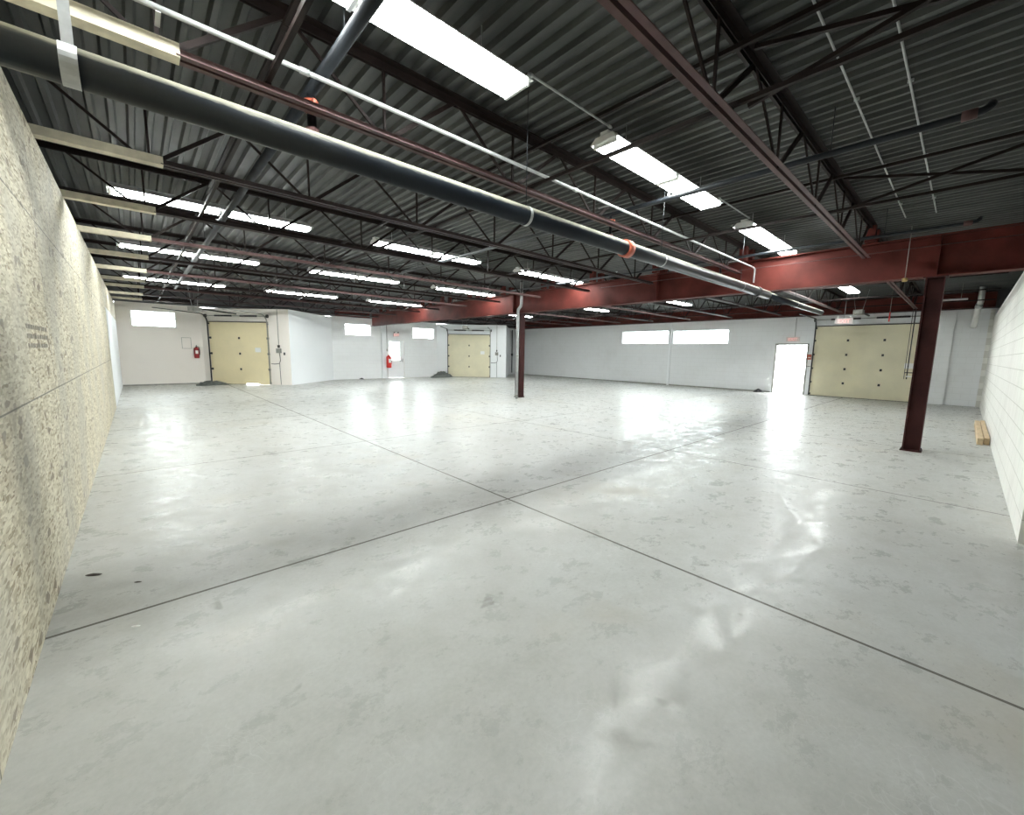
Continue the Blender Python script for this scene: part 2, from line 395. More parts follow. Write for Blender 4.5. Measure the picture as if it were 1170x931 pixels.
window('window_4', 'f', 10.98, 13.85, 2.22, 2.95, 2)
window('window_5', 'f', 7.90, 10.70, 2.20, 2.92, 2)
# door_1 in the back wall
f = MB().box(10.97, 11.02, YB-.02, YB+.16, 0, 2.29).box(12.04, 12.09, YB-.02, YB+.16, 0, 2.29).box(11.02, 12.04, YB-.02, YB+.16, 2.24, 2.29)
d1 = struct(f.build('door_1', M['whitem']))
lf = MB(); lf.box(11.02, 11.14, YB+.05, YB+.09, .01, 2.24).box(11.80, 12.04, YB+.05, YB+.09, .01, 2.24).box(11.14, 11.80, YB+.05, YB+.09, .01, 1.06).box(11.14, 11.80, YB+.05, YB+.09, 2.12, 2.24)
lf.build('door_leaf', M['smooth'], d1)
MB().box(11.14, 11.80, YB+.065, YB+.075, 1.06, 2.12).build('pane', M['glass'], d1)
MB().box(11.95, 11.98, YB+.0, YB+.05, .95, 1.15).bar((11.75, YB+.01, 1.02), (11.97, YB+.01, 1.02), .02, .02).build('door_handle', M['galv'], d1)
# door_2: exit doorway standing open in the far wall
f = MB().box(XF-.02, XF+.2, 4.60, 4.66, 0, 2.20).box(XF-.02, XF+.2, 5.80, 5.86, 0, 2.20).box(XF-.02, XF+.2, 4.66, 5.80, 2.14, 2.20)
d2 = struct(f.build('door_2', M['dust']))
lf = MB().obox((XF+.2, 5.80, .01), (1.05, .35, 0), (-.014, .042, 0), (0, 0, 2.1)); lf.build('door_leaf', M['whitem'], d2)
MB().obox((XF+1.1, 6.03, .98), (.1, .033, 0), (.03, -.07, 0), (0, 0, .04)).build('door_handle', M['galv'], d2)

# ------------------------------------------------------------------ columns and girders
def i_section(mb, x, y0, y1, z0, z1, fw_, tf=.018, tw=.012):
    mb.box(x-fw_/2, x+fw_/2, y0, y1, z0, z0+tf).box(x-fw_/2, x+fw_/2, y0, y1, z1-tf, z1).box(x-tw/2, x+tw/2, y0, y1, z0+tf, z1-tf); return mb
GX = 10.05
g = thing('steel_girder', 'deep red oxide steel girder crossing the room on top of the two columns', 'girder', (GX, 11, 2.98))
i_section(MB(), 0, -15.6, 11.9, 0, .67, .26).build('beam', M['girder'], g)
for yy in (.49-11, 10.9-11, 5.5-11):
    for s in (-1, 1): MB().box(s*.007 if s > 0 else -.125, .125 if s > 0 else -.007, yy-.006, yy+.006, .018, .652).build('stiffener', M['girder'], g)
g2 = thing('steel_girder', 'dark red steel beam lying along the top of the far wall above the ribbon windows', 'girder', (21.2, 11, 3.365))
i_section(MB(), 0, -11.45, 12, 0, .5, .22).build('beam', M['girder'], g2)
MB().box(-.02, .02, -11.46, -11.44, 0, .5).build('stiffener', M['girder'], g2)
g3 = thing('steel_girder', 'short red steel beam above the back wall between the two dock bays', 'girder', (8.0, YB-.16, 3.42))
q = MB(); q.box(0, 1.9, -.1, .1, 0, .016).box(0, 1.9, -.1, .1, .33, .346).box(0, 1.9, -.006, .006, .016, .33); q.build('beam', M['girder'], g3)
for k in (0, .9): MB().box(k+.02, k+.032, -.098, -.007, .016, .33).build('stiffener', M['girder'], g3)

def column(x, y, label, rot=0):
    t = thing('steel_column', label, 'column', (x, y, 0), rot, 'steel columns under the girder')
    h = .115; q = MB().box(-h, h, -h, -h+.016, .02, 2.96).box(-h, h, h-.016, h, .02, 2.96).box(-.006, .006, -h+.016, h-.016, .02, 2.96)
    q.build('shaft', M['col'], t)
    MB().box(-.14, .14, -.14, .14, 0, .02).build('base_plate', M['col'], t)
    MB().box(-.13, .13, -.15, .15, 2.96, 2.98).build('cap_plate', M['col'], t)
    for sx in (-1, 1):
        for sy in (-1, 1): MB().tube((sx*.12, sy*.12, .02), (sx*.12, sy*.12, .045), .011, 6).build('anchor_bolt', M['black'], t)
column(GX, .49, 'dark red-brown steel column standing near the block wall in front of the buff door')
column(10.30, 10.9, 'slim red-brown steel column in mid room with a grey pipe strapped beside it')

# ------------------------------------------------------------------ joists
JZ, TZ = 3.36, 3.90
JY = [1.385, 3.47, 5.50, 7.45, 9.38, 11.36, 13.35, 15.33, 16.95, 19.3, 21.3]
def make_joist(first, label, group, loc):
    """open web joist along x; local origin at its west end, underside of bottom chord height"""
    t = thing('steel_joist', label, 'joist', loc, 0, group)
    x0, x1, xe = (-.95, 9.92, 9.70) if first else (10.18, 21.18, 20.35)
    q = MB()
    for s in (-1, 1):
        q.box(x0, x1, s*.012 if s > 0 else -.075, .075 if s > 0 else -.012, .575, .583)
        q.box(x0, x1, s*.012 if s > 0 else -.018, .018 if s > 0 else -.012, .515, .575)
    q.build('top_chord', M['joist'], t)
    q = MB(); b0 = .32 if first else 10.75
    for s in (-1, 1):
        q.box(b0, xe, s*.014 if s > 0 else -.058, .058 if s > 0 else -.014, 0, .007)
        q.box(b0, xe, s*.014 if s > 0 else -.020, .020 if s > 0 else -.014, .007, .055)
    q.build('bottom_chord', M['primer'], t)
    if first: MB().box(-.94, .34, -.05, .05, -.008, .07).build('cream_sleeve', M['mud'], t)['label'] = 'cream coated end of the bottom chord'
    n0 = .24 if first else 11.04
    for k in range(7):
        nx = n0+1.44*k
        if nx > xe: continue
        MB().bar((nx-.06, 0, .03), (max(nx-.70, x0), 0, .545), .016, .024).build('web_member', M['joist'], t)
        MB().bar((nx, 0, .03), (nx, 0, .56), .02, .02).build('web_member', M['joist'], t)
        MB().bar((nx+.06, 0, .03), (min(nx+.70, x1), 0, .545), .03, .036).build('web_member', M['joist'], t)
    for xx in ((x1-.13, x1) if first else (x0, x0+.13)),:
        MB().box(xx[0], xx[1], -.07, .07, 3.652-JZ, .575).build('bearing_seat', M['girder'], t)
    return t
def jlabel(k, first):
    n = ORD[k]
    return f'open-web steel roof joist from plywood wall to girder, {n} counting from block wall' if first else f'open-web steel roof joist between girder and far wall, {n} counting from block wall'
ja = make_joist(True, jlabel(0, True), 'roof joists on the plywood wall side', (0, JY[0], JZ))
jb = make_joist(False, jlabel(0, False), 'roof joists beyond the girder', (0, JY[0], JZ))
for k, y in enumerate(JY[1:], 1):
    for pr_, fst in ((ja, True), (jb, False)):
        r = dup(pr_, (0, y, JZ), jlabel(k, fst))
        if k not in (1, 4, 6, 8):
            for c in r.children:
                if c.name.startswith('bottom_chord'): c.material_slots[0].link = 'OBJECT'; c.material_slots[0].material = M['joist2']

# bridging angles running across the joists
def bridging(x, z, y0, y1, where):
    t = thing('bridging_angle', f'thin brown bridging angle running across the joist {where}', 'bridging', (x, 0, z), 0, 'bridging angles across the joists')
    MB().box(-.016, .016, y0, y1, 0, .004).box(-.016, -.012, y0, y1, .004, .032).build('angle', M['joist'], t)
    for y in JY:
        if y0 < y < y1: MB().box(-.02, .02, y-.03, y+.03, -.004, 0).build('weld_clip', M['joist'], t)
for x, desc in ((.82, 'beside the plywood wall'), (3.40, 'past the first ceiling lights'), (6.66, 'midway to the girder')):
    bridging(x, JZ+.061, -.55, YB-.1, 'bottoms, '+desc)
    bridging(x+.04 if x > 1 else .95, TZ-.064, -.55, YB-.1, 'tops, '+desc)
for x, desc in ((13.65, 'first past the girder'), (16.5, 'second past the girder'), (19.3, 'nearest the far wall')):
    bridging(x, JZ+.061, -.4, YB-.1, 'bottoms, '+desc)
for x, nm in ((3.43, 'past the first ceiling lights'), (6.68, 'midway to the girder')):
    t = thing('cross_brace', f'pair of crossed brown braces at the block wall side, {nm}', 'brace', (x+.07, 0, JZ), 0, 'crossed braces beside the block wall')
    MB().bar((0, 1.29, .08), (0, -.65, .50), .03, .03).build('brace', M['joist'], t)
    MB().bar((.035, 1.29, .49), (.035, -.65, .05), .03, .03).build('brace', M['joist'], t)

# ------------------------------------------------------------------ fluorescent lights
LW = .30
def make_light(label, loc):
    t = thing('fluorescent_light', label, 'ceiling light', loc, 0, 'fluorescent strip lights')
    L = 1.286
    h = MB()   # open reflector tray: flat top, sloping sides, central spine
    pts = [(-.158, .002), (-.10, .055), (.10, .055), (.158, .002)]
    for s0, s1 in ((0, 1), (1, 2), (2, 3)):
        (ya, za), (yb, zb) = pts[s0], pts[s1]
        h.quad([(-L, ya, za), (L, ya, za), (L, yb, zb), (-L, yb, zb)])
        h.quad([(-L, ya, za+.006), (-L, yb, zb+.006), (L, yb, zb+.006), (L, ya, za+.006)])
    h.box(-L, L, -.045, .045, .062, .095)
    h.build('housing', M['tray'], t)
    for s in (-1, 1):
        e = MB(); x0, x1 = (s*L, s*L+s*.006); e.quad([(x0, p[0], p[1]) for p in pts]).quad([(x1, p[0], p[1]) for p in pts][::-1]); e.build('end_plate', M['tray'], t)
    for a, b in ((-1.27, -.02), (.02, 1.27)):
        for y in (-.115, -.038, .038, .115):
            o_ = MB().tube((a+.03, y, -.008), (b-.03, y, -.008), .019, 8).build('tube', M['tube'], t)
        for e in (a+.012, b-.012): MB().box(e-.012, e+.012, -.135, .135, -.03, .04).build('lamp_holder', M['whitem'], t)
    for x in (-.9, .9): MB().tube((x, 0, .095), (x, 0, DZ-loc[2]), .005, 6).build('hanger', M['galv'], t)
    return t
LZ = 3.70
rows = [(2.66, 'in the row by the block wall'), (8.04, 'in the second row from the block wall'), (12.1, 'in the third row from the block wall'), (17.35, 'in the row by the dock bays')]
cols = [(1.165, 'closest to plywood'), (4.89, 'middle one'), (8.715, 'last before girder'), (12.4, 'unseen, added behind girder'), (15.96, 'beyond girder')]  # the unseen column behind the girder is added to brighten the far wall
first = None
for y, rd in rows:
    for x, cd_ in cols:
        lab = f'fluorescent strip light {rd}, {cd_}'
        if first is None: first = make_light(lab, (x, y, LZ))
        else: dup(first, (x, y, LZ), lab)
for y, rd in rows:                                # conduits that feed each row
    pass
for (x0, x1, y, nm) in ((2.46, 3.60, 2.57, 'first and second'), (6.18, 7.42, 2.57, 'second and third')):
    t = thing('light_conduit', f'thin grey conduit joining the {nm} lights beside the block wall', 'conduit', (0, y, LZ+.09), 0, 'conduits between lights')
    MB().tube((x0, 0, 0), (x1, 0, 0), .009, 8).build('tube', M['galv'], t)
    for x in (x0+.02, x1-.02): MB().tube((x, 0, 0), (x+.03*(1 if x < (x0+x1)/2 else -1), 0, 0), .015, 8).build('coupling', M['galv'], t)

# ------------------------------------------------------------------ pipes under the roof
def rod(mb, x, y, z0, z1, r=.005): return mb.tube((x, y, z0), (x, y, z1), r, 6)
PY, PZ, PR = 2.865, 2.85, .082
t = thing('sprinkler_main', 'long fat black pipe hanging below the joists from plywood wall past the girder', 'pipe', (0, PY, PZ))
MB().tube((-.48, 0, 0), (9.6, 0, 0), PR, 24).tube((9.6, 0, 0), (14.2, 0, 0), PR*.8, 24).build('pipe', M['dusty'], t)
for x in (4.41,): MB().tube((x-.05, 0, 0), (x+.05, 0, 0), PR+.018, 24).tube((x-.035, PR+.01, -.01), (x+.035, PR+.01, -.01), .03, 8).build('coupling', M['orange'], t)
MB().tube((8.9, 0, 0), (9.0, 0, 0), PR+.015, 24).build('coupling', M['black'], t)
for x in (-.12, 2.75, 5.24, 8.1, 11.6):
    h = MB(); n = 24; wd = .03 if x < 0 else .016
    for k in range(n):
        a, b = 2*PI*k/n, 2*PI*(k+1)/n; r = PR+.004
        h.quad([(x-wd, r*math.cos(a), r*math.sin(a)), (x+wd, r*math.cos(a), r*math.sin(a)), (x+wd, r*math.cos(b), r*math.sin(b)), (x-wd, r*math.cos(b), r*math.sin(b))], True)
    if x < 0: h.box(x-.02, x+.02, -.004, .004, PR, DZ-PZ)
    else: rod(MB(), x, 0, PR, DZ-PZ, .004).build('hanger_rod', M['iron'], t)
    h.build('pipe_hanger', M['galv'], t)

def branch(x, y0, y1, r, label, heads, riser=True, elbow=True):
    z = 3.56
    t = thing('sprinkler_branch', label, 'pipe', (x, 0, z), 0, 'sprinkler branch pipes')
    pts = [(0, y1, 0), (0, y0+.06, 0)]
    if elbow: pts += [(.02, y0+.02, .012), (.05, y0-.01, .04), (.08, y0-.02, .07)]
    MB().path(pts, r, 12).build('pipe', M['iron'], t)
    if elbow: MB().tube((0, y0+.14, 0), (0, y0+.05, 0), r+.01, 12).build('coupling', M['primer'], t)
    for y in heads:
        hd = MB().lathe([(0, .0), (.014, 0), (.014, .02+r), (.008, .03+r), (.006, .055+r), (.026, .06+r), (.028, .066+r), (0, .068+r)], (0, y, 0), 12).build('sprinkler_head', M['galv'], t)
    if riser:
        MB().path([(0, 3.6, 0), (0, 3.6, -.38), (0, 3.57, -.41), (0, 2.93, -.68)], r*.8, 12).build('riser', M['iron'], t)
        c = MB().tube((0, 3.6, -.07), (0, 3.6, -.14), r+.012, 14).box(-.012, .012, 3.6-r-.04, 3.6-r, -.13, -.08).box(-.012, .012, 3.6+r, 3.6+r+.04, -.13, -.08); c.build('coupling', M['orange'], t)
        c = MB().tube((0, 3.6, -.27), (0, 3.6, -.36), r+.01, 14).box(-r-.045, r+.045, 3.585, 3.615, -.34, -.29); c.build('coupling', M['primer'], t)
    for y in (y0+1.0, (y0+y1)/2, y1-.8):
        rod(MB(), 0, y, r, DZ-z).build('hanger_rod', M['iron'], t)
branch(1.145, 1.9, 18.2, .042, 'sprinkler branch pipe overhead closest to the plywood wall, with orange coupling riser', (4.6, 8.4, 12.3), True, False)
branch(5.12, .10, 9.8, .030, 'black sprinkler branch pipe crossing over the second light beside the block wall', (2.75, 6.3), True, True)
branch(9.03, .10, 10.6, .026, 'thin sprinkler branch pipe close in front of the girder', (2.5, 6.1), True, True)
branch(17.7, .4, 9.6, .024, 'thin sprinkler branch pipe between the joists beyond the girder', (2.6, 6.0), False, False)
t = thing('wall_top_pipe', 'long grey pipe resting along the top of the block wall', 'pipe', (0, -.54, 3.115))
MB().tube((10.35, 0, 0), (20.9, 0, 0), .03, 12).build('pipe', M['dust'], t)
for x in (11.2, 12.6, 15, 18): MB().tube((x-.03, 0, 0), (x+.03, 0, 0), .042, 12).build('coupling', M['galv'], t)
t = thing('white_strip', 'short white strip hanging between the maroon column and the flue pipe', 'strip', (19.4, .62, 3.48))
MB().box(-.05, .05, -.45, .45, 0, .05).build('strip_body', M['whitem'], t)
for y in (-.3, .3): MB().tube((0, y, .05), (0, y, .5), .005, 6).build('hanger', M['dust'], t)
t = thing('steel_beam', 'short dark brown beam above the cream wall beside the yellow door', 'beam', (.36, 22.6, 3.43))
i_section(MB(), 0, 0, 1.66, 0, .2, .12).build('beam_body', M['joist'], t); t.rotation_euler[2] = -PI/2
MB().box(-.06, .06, -.01, 0, 0, .2).build('end_plate', M['joist'], t)


t = thing('steel_conduit', 'bright round conduit running beside the second joist from the block wall', 'conduit', (0, 3.25, 3.48))
MB().path([(-.9, 0, 0), (9.85, 0, 0), (9.92, 0, -.02), (9.93, 0, -.1), (9.93, 0, -.3)], .016, 10).build('tube', M['galv'], t)
for x in (1.0, 3.9, 6.8): MB().tube((x-.03, 0, 0), (x+.03, 0, 0), .021, 10).build('coupling', M['galv'], t)
for x in (.24, 4.56, 8.88): MB().box(x-.012, x+.012, .0, .15, -.020, -.014).build('strap', M['galv'], t)
for y, nm in ((.94, 'the outer one beside the first joist'), (.58, 'the one closer to the block wall')):
    t = thing('thin_conduit', f'thin pale conduit fixed under the dark roof deck, {nm}', 'conduit', (0, y, DZ-.03), 0, 'thin conduits under the deck')
    q = MB().tube((2.2, 0, 0), (9.7, 0, 0), .009, 8); q.build('tube', M['galv'], t)
    for x in (3.2, 5.1, 7.0, 8.9): MB().box(x-.01, x+.01, -.02, .02, .008, .03).build('strap', M['galv'], t)
t = thing('girder_conduit', 'thin pale conduit fixed along the side of the red girder', 'conduit', (GX-.135, 0, 3.47))
MB().tube((0, -.4, 0), (0, 7.2, 0), .008, 8).build('tube', M['primer'], t)
t = thing('downpipe', 'grey galvanised vertical pipe strapped to the slim mid-room column', 'pipe', (9.85, 10.56, 0))
MB().path([(0, 0, 0), (0, 0, 3.02), (0, -.02, 3.09), (0, -.14, 3.19), (0, -.16, 3.27), (0, -.16, 3.97)], .05, 14).build('pipe', M['galv'], t)
for z in (.12, 1.5, 2.9): MB().tube((0, 0, z-.02), (0, 0, z+.02), .058, 14).build('pipe_strap', M['dust'], t)
t = thing('wall_pipe', 'black vertical pipe on the back wall in the corner past the second dock bay', 'pipe', (20.85, YB-.07, 0))
MB().tube((0, 0, .14), (0, 0, 3.3), .035, 10).build('pipe', M['iron'], t)
MB().box(-.05, .05, -.05, .06, 1.4, 1.55).build('coupling', M['black'], t)
t = thing('flue_pipe', 'white round flue pipe slanting down the wall in the block wall corner', 'pipe', (20.3, -.06, 2.7))
MB().path([(.5, .02, 0), (.05, -.02, .62), (-.02, -.05, .78), (-.02, -.05, 1.25)], .075, 16).build('pipe', M['whitem'], t)
MB().tube((.06, -.02, .60), (0, -.035, .70), .088, 16).build('collar', M['galv'], t)

# ------------------------------------------------------------------ overhead doors
def overhead_door(name, P, Q, s0, s1, h, rows_, cols_, skin, label, inside, opener=True, roll_top=True, sticker=None, gap=None):
    """sectional door in the wall line P->Q; local x runs along the wall, local -y points into the room"""
    P, Q = Vector((*P, 0)), Vector((*Q, 0)); d = (Q-P).normalized(); rz = math.atan2(d.y, d.x)
    t = thing(name, label, 'overhead door', tuple(P+d*s0), rz, 'sectional overhead doors')
    W = s1-s0; ph = h/rows_; ins = -1*inside
    for k in range(rows_):
        q = MB(); z0 = ph*k+(.008 if k == 0 else -.012); z1 = ph*(k+1); y0, y1 = sorted((ins*-.04, ins*.005))
        if k == 0 and gap:
            ga, gb, gh = gap; q.box(.0, ga, y0, y1, z0, z1).box(ga, gb, y0, y1, gh, z1).box(gb, W, y0, y1, z0, z1)
        else: q.box(.0, W, y0, y1, z0, z1)
        for e in (.04, .5, .96):
            zz = z0+(z1-z0)*e
        for e in range(1, 4):        # pressed ribs
            zz = z0+(z1-z0)*e/4; ya, yb = sorted((ins*.005, ins*.011)); q.box(.03, W-.03, ya, yb, zz-.009, zz+.009)
        q.build('door_section', skin, t)
    for k in range(1, rows_):
        for c in cols_:
            y0, y1 = sorted((ins*.012, ins*.03))
            MB().box(c*W-.035, c*W+.035, y0, y1, ph*k-.045, ph*k+.045).build('hinge', M['black'], t)
    for sx in (0, W):
        # rollers on each side
        for k in range(rows_+1):
            z = min(max(ph*k, .08), h-.06); a = .02 if sx == 0 else -.02
            y0, y1 = sorted((ins*.012, ins*.05)); MB().box(sx+a-.03, sx+a+.03, y0, y1, z-.035, z+.035).build('roller_bracket', M['black'], t)
        rr = .38; zt = h-.05; yy = ins*.075
        pts = [(sx, yy, .02), (sx, yy, zt)]
        for k in range(1, 7):
            a = PI/2*k/6; pts.append((sx, yy+ins*rr*(1-math.cos(a)), zt+rr*math.sin(a)))
        zc = min(pts[-1][2], 3.26); f_ = (zc-zt)/rr; pts = pts[:2]+[(p[0], p[1], zt+(p[2]-zt)*f_) for p in pts[2:]]
        pts.append((sx, yy+ins*(rr+2.3), zc))
        q = MB()
        for a, b in zip(pts[:-1], pts[1:]): q.bar(a, b, .045, .03, (0, 1, 0) if abs(a[2]-b[2]) > .1 else (0, 0, 1))
        q.build('track', M['black'] if sx == 0 else M['dust'], t)
    y0, y1 = sorted((0, ins*.05))
    MB().box(.0, W, y0, y1, h+.0, h+.035).build('top_seal', M['black'], t)
    MB().tube((-.05, ins*.14, h+.27), (W+.1, ins*.14, h+.27), .014, 8).build('spring_shaft', M['dust'], t)
    for a, b in ((.15, .43), (.57, .85)): MB().tube((W*a, ins*.14, h+.27), (W*b, ins*.14, h+.27), .035, 12).build('torsion_spring', M['black'], t)
    for a in (-.03, W+.06): MB().tube((a-.03, ins*.14, h+.27), (a+.03, ins*.14, h+.27), .075, 16).build('cable_drum', M['black'], t)
    if opener:
        MB().bar((W*.5, ins*.1, h+.36), (W*.5, ins*2.2, h+.36), .04, .05).build('opener_rail', M['black'], t)
        o_ = MB().box(W*.5-.13, W*.5+.13, *sorted((ins*2.2, ins*2.6)), h+.24, h+.40); o_.build('opener_motor', M['dust'], t, .01)
        for s in (-.1, .1): MB().bar((W*.5+s, ins*2.4, h+.40), (W*.5+s*2.2, ins*2.4, DZ-.0), .025, .006).build('opener_bracket', M['galv'], t)
    MB().box(.0, W, *sorted((ins*-.03, ins*.015)), 0, .014).build('bottom_seal', M['black'], t) if not gap else MB().box(0, gap[0], *sorted((ins*-.03, ins*.015)), 0, .014).build('bottom_seal', M['black'], t)
    if sticker:
        a, z = sticker; MB().box(a-.13, a+.13, *sorted((ins*.0112, ins*.0125)), z-.1, z+.1).build('sticker', M['paper'], t)
    return t
dA = overhead_door('overhead_door', D1S, D1C, .33, 3.0, 2.75, 4, (.02, .5, .98), M['yellow'], 'pale yellow sectional overhead door in the cream angled dock wall', 1, True, True, (2.15, 1.55), (1.5, 2.12, .05))
dB = overhead_door('overhead_door', D2S, D2C, .73, 3.45, 2.71, 4, (.02, .5, .98), M['cream3'], 'pale buff sectional overhead door in the white angled dock wall', 1, True, True, (2.22, 1.58))
dC = overhead_door('overhead_door', (XF, 4.42), (XF, 1.05), 0, 3.37, 2.9, 5, (.33, .66), M['cream3'], 'wide buff sectional overhead door in the far wall behind the steel column', 1, True, True, (3.0, 1.35))
# daylight gaps below the yellow door: the bottom corner of its threshold is broken away (real opening)
# ------------------------------------------------------------------ dock controls
def local(P, Q):
    P, Q = Vector((*P, 0)), Vector((*Q, 0)); d = (Q-P).normalized(); return P, math.atan2(d.y, d.x), d
def dock_controls(P, Q, s, label):
    P_, rz, d = local(P, Q)
    t = thing('door_control', label, 'door control', tuple(P_+d*s), rz, 'overhead door controls')
    MB().tube((0, -.03, 1.65), (0, -.03, 3.38), .012, 8).build('conduit', M['dust'], t)
    MB().box(-.10, .10, -.10, -.005, 1.43, 1.63).build('control_box', M['dust'], t, .01)
    MB().box(-.035, .035, -.08, -.005, 1.66, 1.78).build('junction_box', M['black'], t)
    MB().path([(.03, -.05, 1.43), (.05, -.05, 1.1), (.0, -.05, .97), (-.2, -.05, .94), (-.37, -.05, .95)], .014, 8).build('cable', M['black'], t)
    MB().path([(.0, -.04, .97), (.01, -.04, .5), (.02, -.04, .02)], .010, 8).build('cable', M['black'], t)
    MB().box(.2, .26, -.04, -.005, 1.34, 1.46).build('push_button', M['black'], t)
dock_controls(D1S, D1C, 3.44, 'grey control box and looped black cable beside the pale yellow door')
dock_controls(D2S, D2C, 3.87, 'grey control box and looped black cable beside the door in the white dock')

# ------------------------------------------------------------------ fixtures on the walls
def extinguisher(x, y, z, h, mat, label):
    t = thing('fire_extinguisher', label, 'fire extinguisher', (x, y, z), 0, None); r = h*.17
    MB().lathe([(0, 0), (r*.8, 0), (r, .03), (r, h*.72), (r*.75, h*.8), (r*.3, h*.84), (r*.3, h*.88), (0, h*.88)], (0, 0, 0), 18).build('cylinder', mat, t)
    MB().box(-.02, .02, -.02, .02, h*.86, h*.93).bar((0, 0, h*.92), (0, -.12, h*1.0), .03, .012).bar((0, 0, h*.90), (0, -.13, h*.90), .03, .012).build('valve_handle', M['black'], t)
    MB().path([(r*.2, 0, h*.9), (r*.9, -.02, h*.86), (r*1.15, -.02, h*.6), (r*1.05, -.02, h*.25)], .013, 8).build('hose', M['black'], t)
    MB().box(-r*.5, r*.5, -r-.004, -r+.02, h*.35, h*.6).build('instruction_label', M['paper'], t)
    MB().box(-.03, .03, r-.01, r+.03, h*.3, h*.8).build('wall_bracket', M['black'], t)
extinguisher(1.99, YB-.14, 1.15, .56, M['dred'], 'dark red fire extinguisher on the cream wall beside the yellow door')
extinguisher(10.93, YB-.28, .62, .86, M['red'], 'large bright red fire extinguisher on the pilaster beside the glazed door')
t = thing('signal_conduit', 'thin dark conduit down the pilaster above the large red extinguisher', 'conduit', (10.90, YB-.14, 0))
MB().tube((0, 0, 1.7), (0, 0, 3.4), .014, 8).build('tube', M['black'], t)
MB().box(-.03, .03, -.03, .02, 1.58, 1.72).build('pull_box', M['dust'], t)
t = thing('notice_frame', 'empty thin framed notice on the cream wall left of the dark extinguisher', 'notice', (1.51, YB-.012, 1.56))
MB().box(0, .33, -.004, .01, 0, .48).build('board', M['cream'], t)
for b_ in ((0, .33, 0, .014), (0, .33, .466, .48), (0, .014, 0, .48), (.316, .33, 0, .48)): MB().box(b_[0], b_[1], -.012, -.004, b_[2], b_[3]).build('frame_strip', M['dust'], t)

def exit_sign(x, y, z, axis, label, lamps=True, wd=.36, hang=0):
    t = thing('exit_sign', label, 'exit sign', (x, y, z), 0 if axis == 'b' else -PI/2, None)
    MB().box(-wd/2, wd/2, -.06, 0, 0, .2).build('sign_body', M['signface'], t, .006)
    fc = bpy.data.curves.new('exit_lettering', 'FONT'); fc.body = 'EXIT'; fc.size = .17; fc.extrude = .002; fc.align_x = 'CENTER'
    fo = bpy.data.objects.new('lettering', fc); C.objects.link(fo); me = bpy.data.meshes.new_from_object(fo); me.materials.clear(); me.materials.append(M['exit']); bpy.data.objects.remove(fo); fo = bpy.data.objects.new('lettering', me); C.objects.link(fo); fo.parent = t; fo.location = (0, -.063, .04); fo.rotation_euler = (PI/2, 0, 0)
    if lamps:
        for s in (-1, 1): MB().lathe([(0, 0), (.03, .0), (.045, .06), (0, .06)], (s*wd*.33, -.03, .21), 12).build('emergency_lamp', M['black'] if hang == 0 else M['whitem'], t)
    if hang: MB().tube((0, -.03, .2), (0, -.03, hang), .008, 8).build('hanger', M['galv'], t)
exit_sign(11.55, YB-.01, 2.45, 'b', 'exit sign with two lamp heads above the glazed back door')
exit_sign(XF-.01, 5.21, 2.29, 'f', 'plain exit sign above the open doorway in the far wall', False, .5)
exit_sign(18.6, 3.05, 2.80, 'f', 'exit sign with white lamps hanging from the joists before the wide door', True, .5, 1.18)
t = thing('sign_conduit', 'thin grey conduit rising from the exit sign over the open doorway', 'conduit', (XF-.02, 5.15, 2.5))
MB().tube((0, 0, 0), (0, 0, .8), .008, 8).build('tube', M['dust'], t)
t = thing('fire_alarm_pull', 'small brick-red alarm box on the wall beside the open doorway', 'alarm box', (XF-.03, 4.53, 1.62))
MB().box(-.03, .028, -.06, .09, -.1, .12).build('box', M['orange'], t, .006)
MB().box(-.04, -.03, -.05, .05, -.03, .0).build('handle', M['paper'], t)
t = thing('wall_notice', 'small white notice below the alarm box by the open doorway', 'notice', (XF-.006, 4.53, 1.2))
MB().box(-.003, .004, -.06, .08, -.02, .22).build('sheet', M['paper'], t)
MB().box(-.005, -.003, -.05, .07, .02, .04).build('printed_line', M['black'], t)
# chain hoist of the wide door
t = thing('pull_chain', 'dark hanging pull chain in front of the wide buff door', 'chain', (20.75, 1.40, 0))
MB().tube((0, 0, .88), (0, 0, 3.45), .016, 8).tube((.0, .07, .88), (0, .07, 3.45), .008, 8).build('chain', M['black'], t)
MB().box(-.02, .06, -.16, .06, 1.10, 1.13).build('chain_bracket', M['black'], t)
MB().box(-.05, .05, -.30, .02, .96, 1.0).build('chain_keeper', M['whitem'], t)
t = thing('ceiling_cord', 'thin cord dropping from a brass fitting under the red girder', 'cord', (GX-.172, .86, 2.985))
MB().tube((0, 0, -.02), (0, 0, .85), .006, 6).build('cord', M['dust'], t)
MB().lathe([(0, -.07), (.035, -.06), (.04, -.01), (.02, .0), (0, .0)], (0, 0, 0), 12).build('fitting', mat_plain('old_brass', (.35, .26, .10), .4, .6), t)
t = thing('release_cord', 'bright red release cord hanging in front of the wide buff door', 'cord', (18.9, 1.9, 2.85))
MB().tube((0, 0, .3), (0, 0, 1.1), .006, 6).build('cord', M['dust'], t)
MB().tube((0, 0, -.0), (0, 0, .32), .018, 8).build('red_handle', M['red'], t)

# plywood wall stamp
t = thing('panel_stamp', 'faint grey printed stamp lines on the plywood sheet nearest the lens', 'stamp', (XL+.0015, 4.35, 1.72))
for r_ in range(3):
    q = MB(); y = -.42
    while y < .35:
        w_ = random.uniform(.03, .09); q.box(-.0008, .0004, y, y+w_, -.06*r_-.016, -.06*r_+.012); y += w_+random.uniform(.02, .05)
    q.build('printed_line', M['stamp'], t)

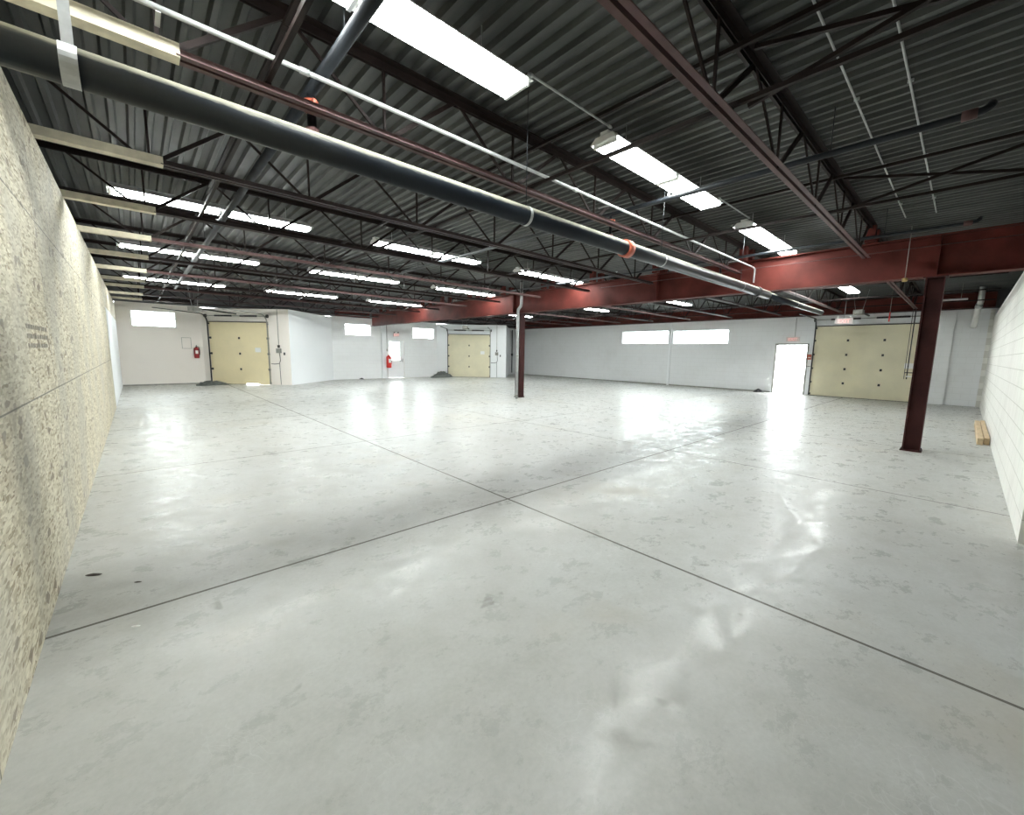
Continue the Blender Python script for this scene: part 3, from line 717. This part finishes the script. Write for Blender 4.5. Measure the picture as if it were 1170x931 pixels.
# ------------------------------------------------------------------ things lying about
def heap(x, y, sx, sy, h, label, mat, seed):
    rnd = random.Random(seed); q = MB(); n, m_ = 18, 8; base = []
    for j in range(m_+1):
        rr = 1-j/m_
        for k in range(n):
            a = 2*PI*k/n; f_ = rr**.8*(1+.25*math.sin(3*a+seed)+.15*rnd.uniform(-1, 1))
            q.v.append((sx*f_*math.cos(a), sy*f_*math.sin(a), max(0.002, h*(1-rr**1.6)*(1+.25*rnd.uniform(-1, 1)))))
    for j in range(m_):
        for k in range(n):
            l = (k+1) % n; q.f.append((j*n+k, j*n+l, (j+1)*n+l, (j+1)*n+k)); q.sm.append(True)
    o_ = q.build('tarp', mat); o_.location = (x, y, 0); return tag(o_, label, 'tarpaulin')
heap(14.2, YB-.75, .75, .35, .34, 'crumpled dark grey tarp heaped at the foot of the white dock wall', M['tarp'], 3)
heap(2.3, 22.05, .62, .35, .17, 'crumpled dark tarp heaped at the foot of the pale yellow door', M['tarp'], 8)
o_ = heap(8.95+.35, YB-.25, .13, .1, .07, 'small black lump on the floor under the first white-wall window', M['black'], 5); o_.name = 'rag'; o_['category'] = 'rag'
o_ = heap(XF-.3, 6.30, .22, .2, .13, 'black doorstop bag on the floor beside the open doorway', M['black'], 6); o_.name = 'sandbag'; o_['category'] = 'bag'
t = thing('timber_beam', 'sawn timber on the floor against the block wall, the one touching the wall', 'timber', (0, -.40, 0), 0, 'timbers beside the block wall')
MB().box(11.9, 15.4, -.065, .005, 0, .13).build('board', M['wood'], t, .004)
t = thing('timber_beam', 'sawn timber on the floor by the block wall, the one facing the room', 'timber', (0, -.32, 0), 0, 'timbers beside the block wall')
MB().box(11.8, 15.3, -.065, .015, 0, .125).build('board', M['wood'], t, .004)
for x, y, s, lb, mt in ((-.34, 3.98, .035, 'small dark dry leaf on the floor close to the plywood wall', 'leaf'), (-.11, 3.66, .016, 'tiny dark leaf scrap on the floor, farther out from the plywood wall', 'leaf'), (-.12, 3.06, .016, 'tiny white stone chip on the floor near the plywood wall', 'paper')):
    q = MB(); n = 10; q.quad([(s*1.5*math.cos(2*PI*k/n), s*.6*math.sin(2*PI*k/n), .002) for k in range(n)])
    for k in range(n):
        a, b = 2*PI*k/n, 2*PI*(k+1)/n
        q.quad([(s*1.5*math.cos(a), s*.6*math.sin(a), .002), (s*1.5*math.cos(b), s*.6*math.sin(b), .002), (0, 0, .002+s*.35)])
    o_ = q.build('dry_leaf' if mt == 'leaf' else 'stone_chip', M[mt]); o_.location = (x, y, 0); o_.rotation_euler[2] = -.6
    tag(o_, lb, 'leaf' if mt == 'leaf' else 'stone')
t = thing('outdoor_panel', 'pale blue panel on posts seen outside through the open doorway', 'panel', (25.5, 5.85, -.35))
MB().box(-.03, .03, -.3, .3, 1.65, 1.95).build('board', M['cyan'], t)
for s in (-.25, .25): MB().tube((0, s, 0), (0, s, 1.65), .02, 8).build('post', M['whitem'], t)
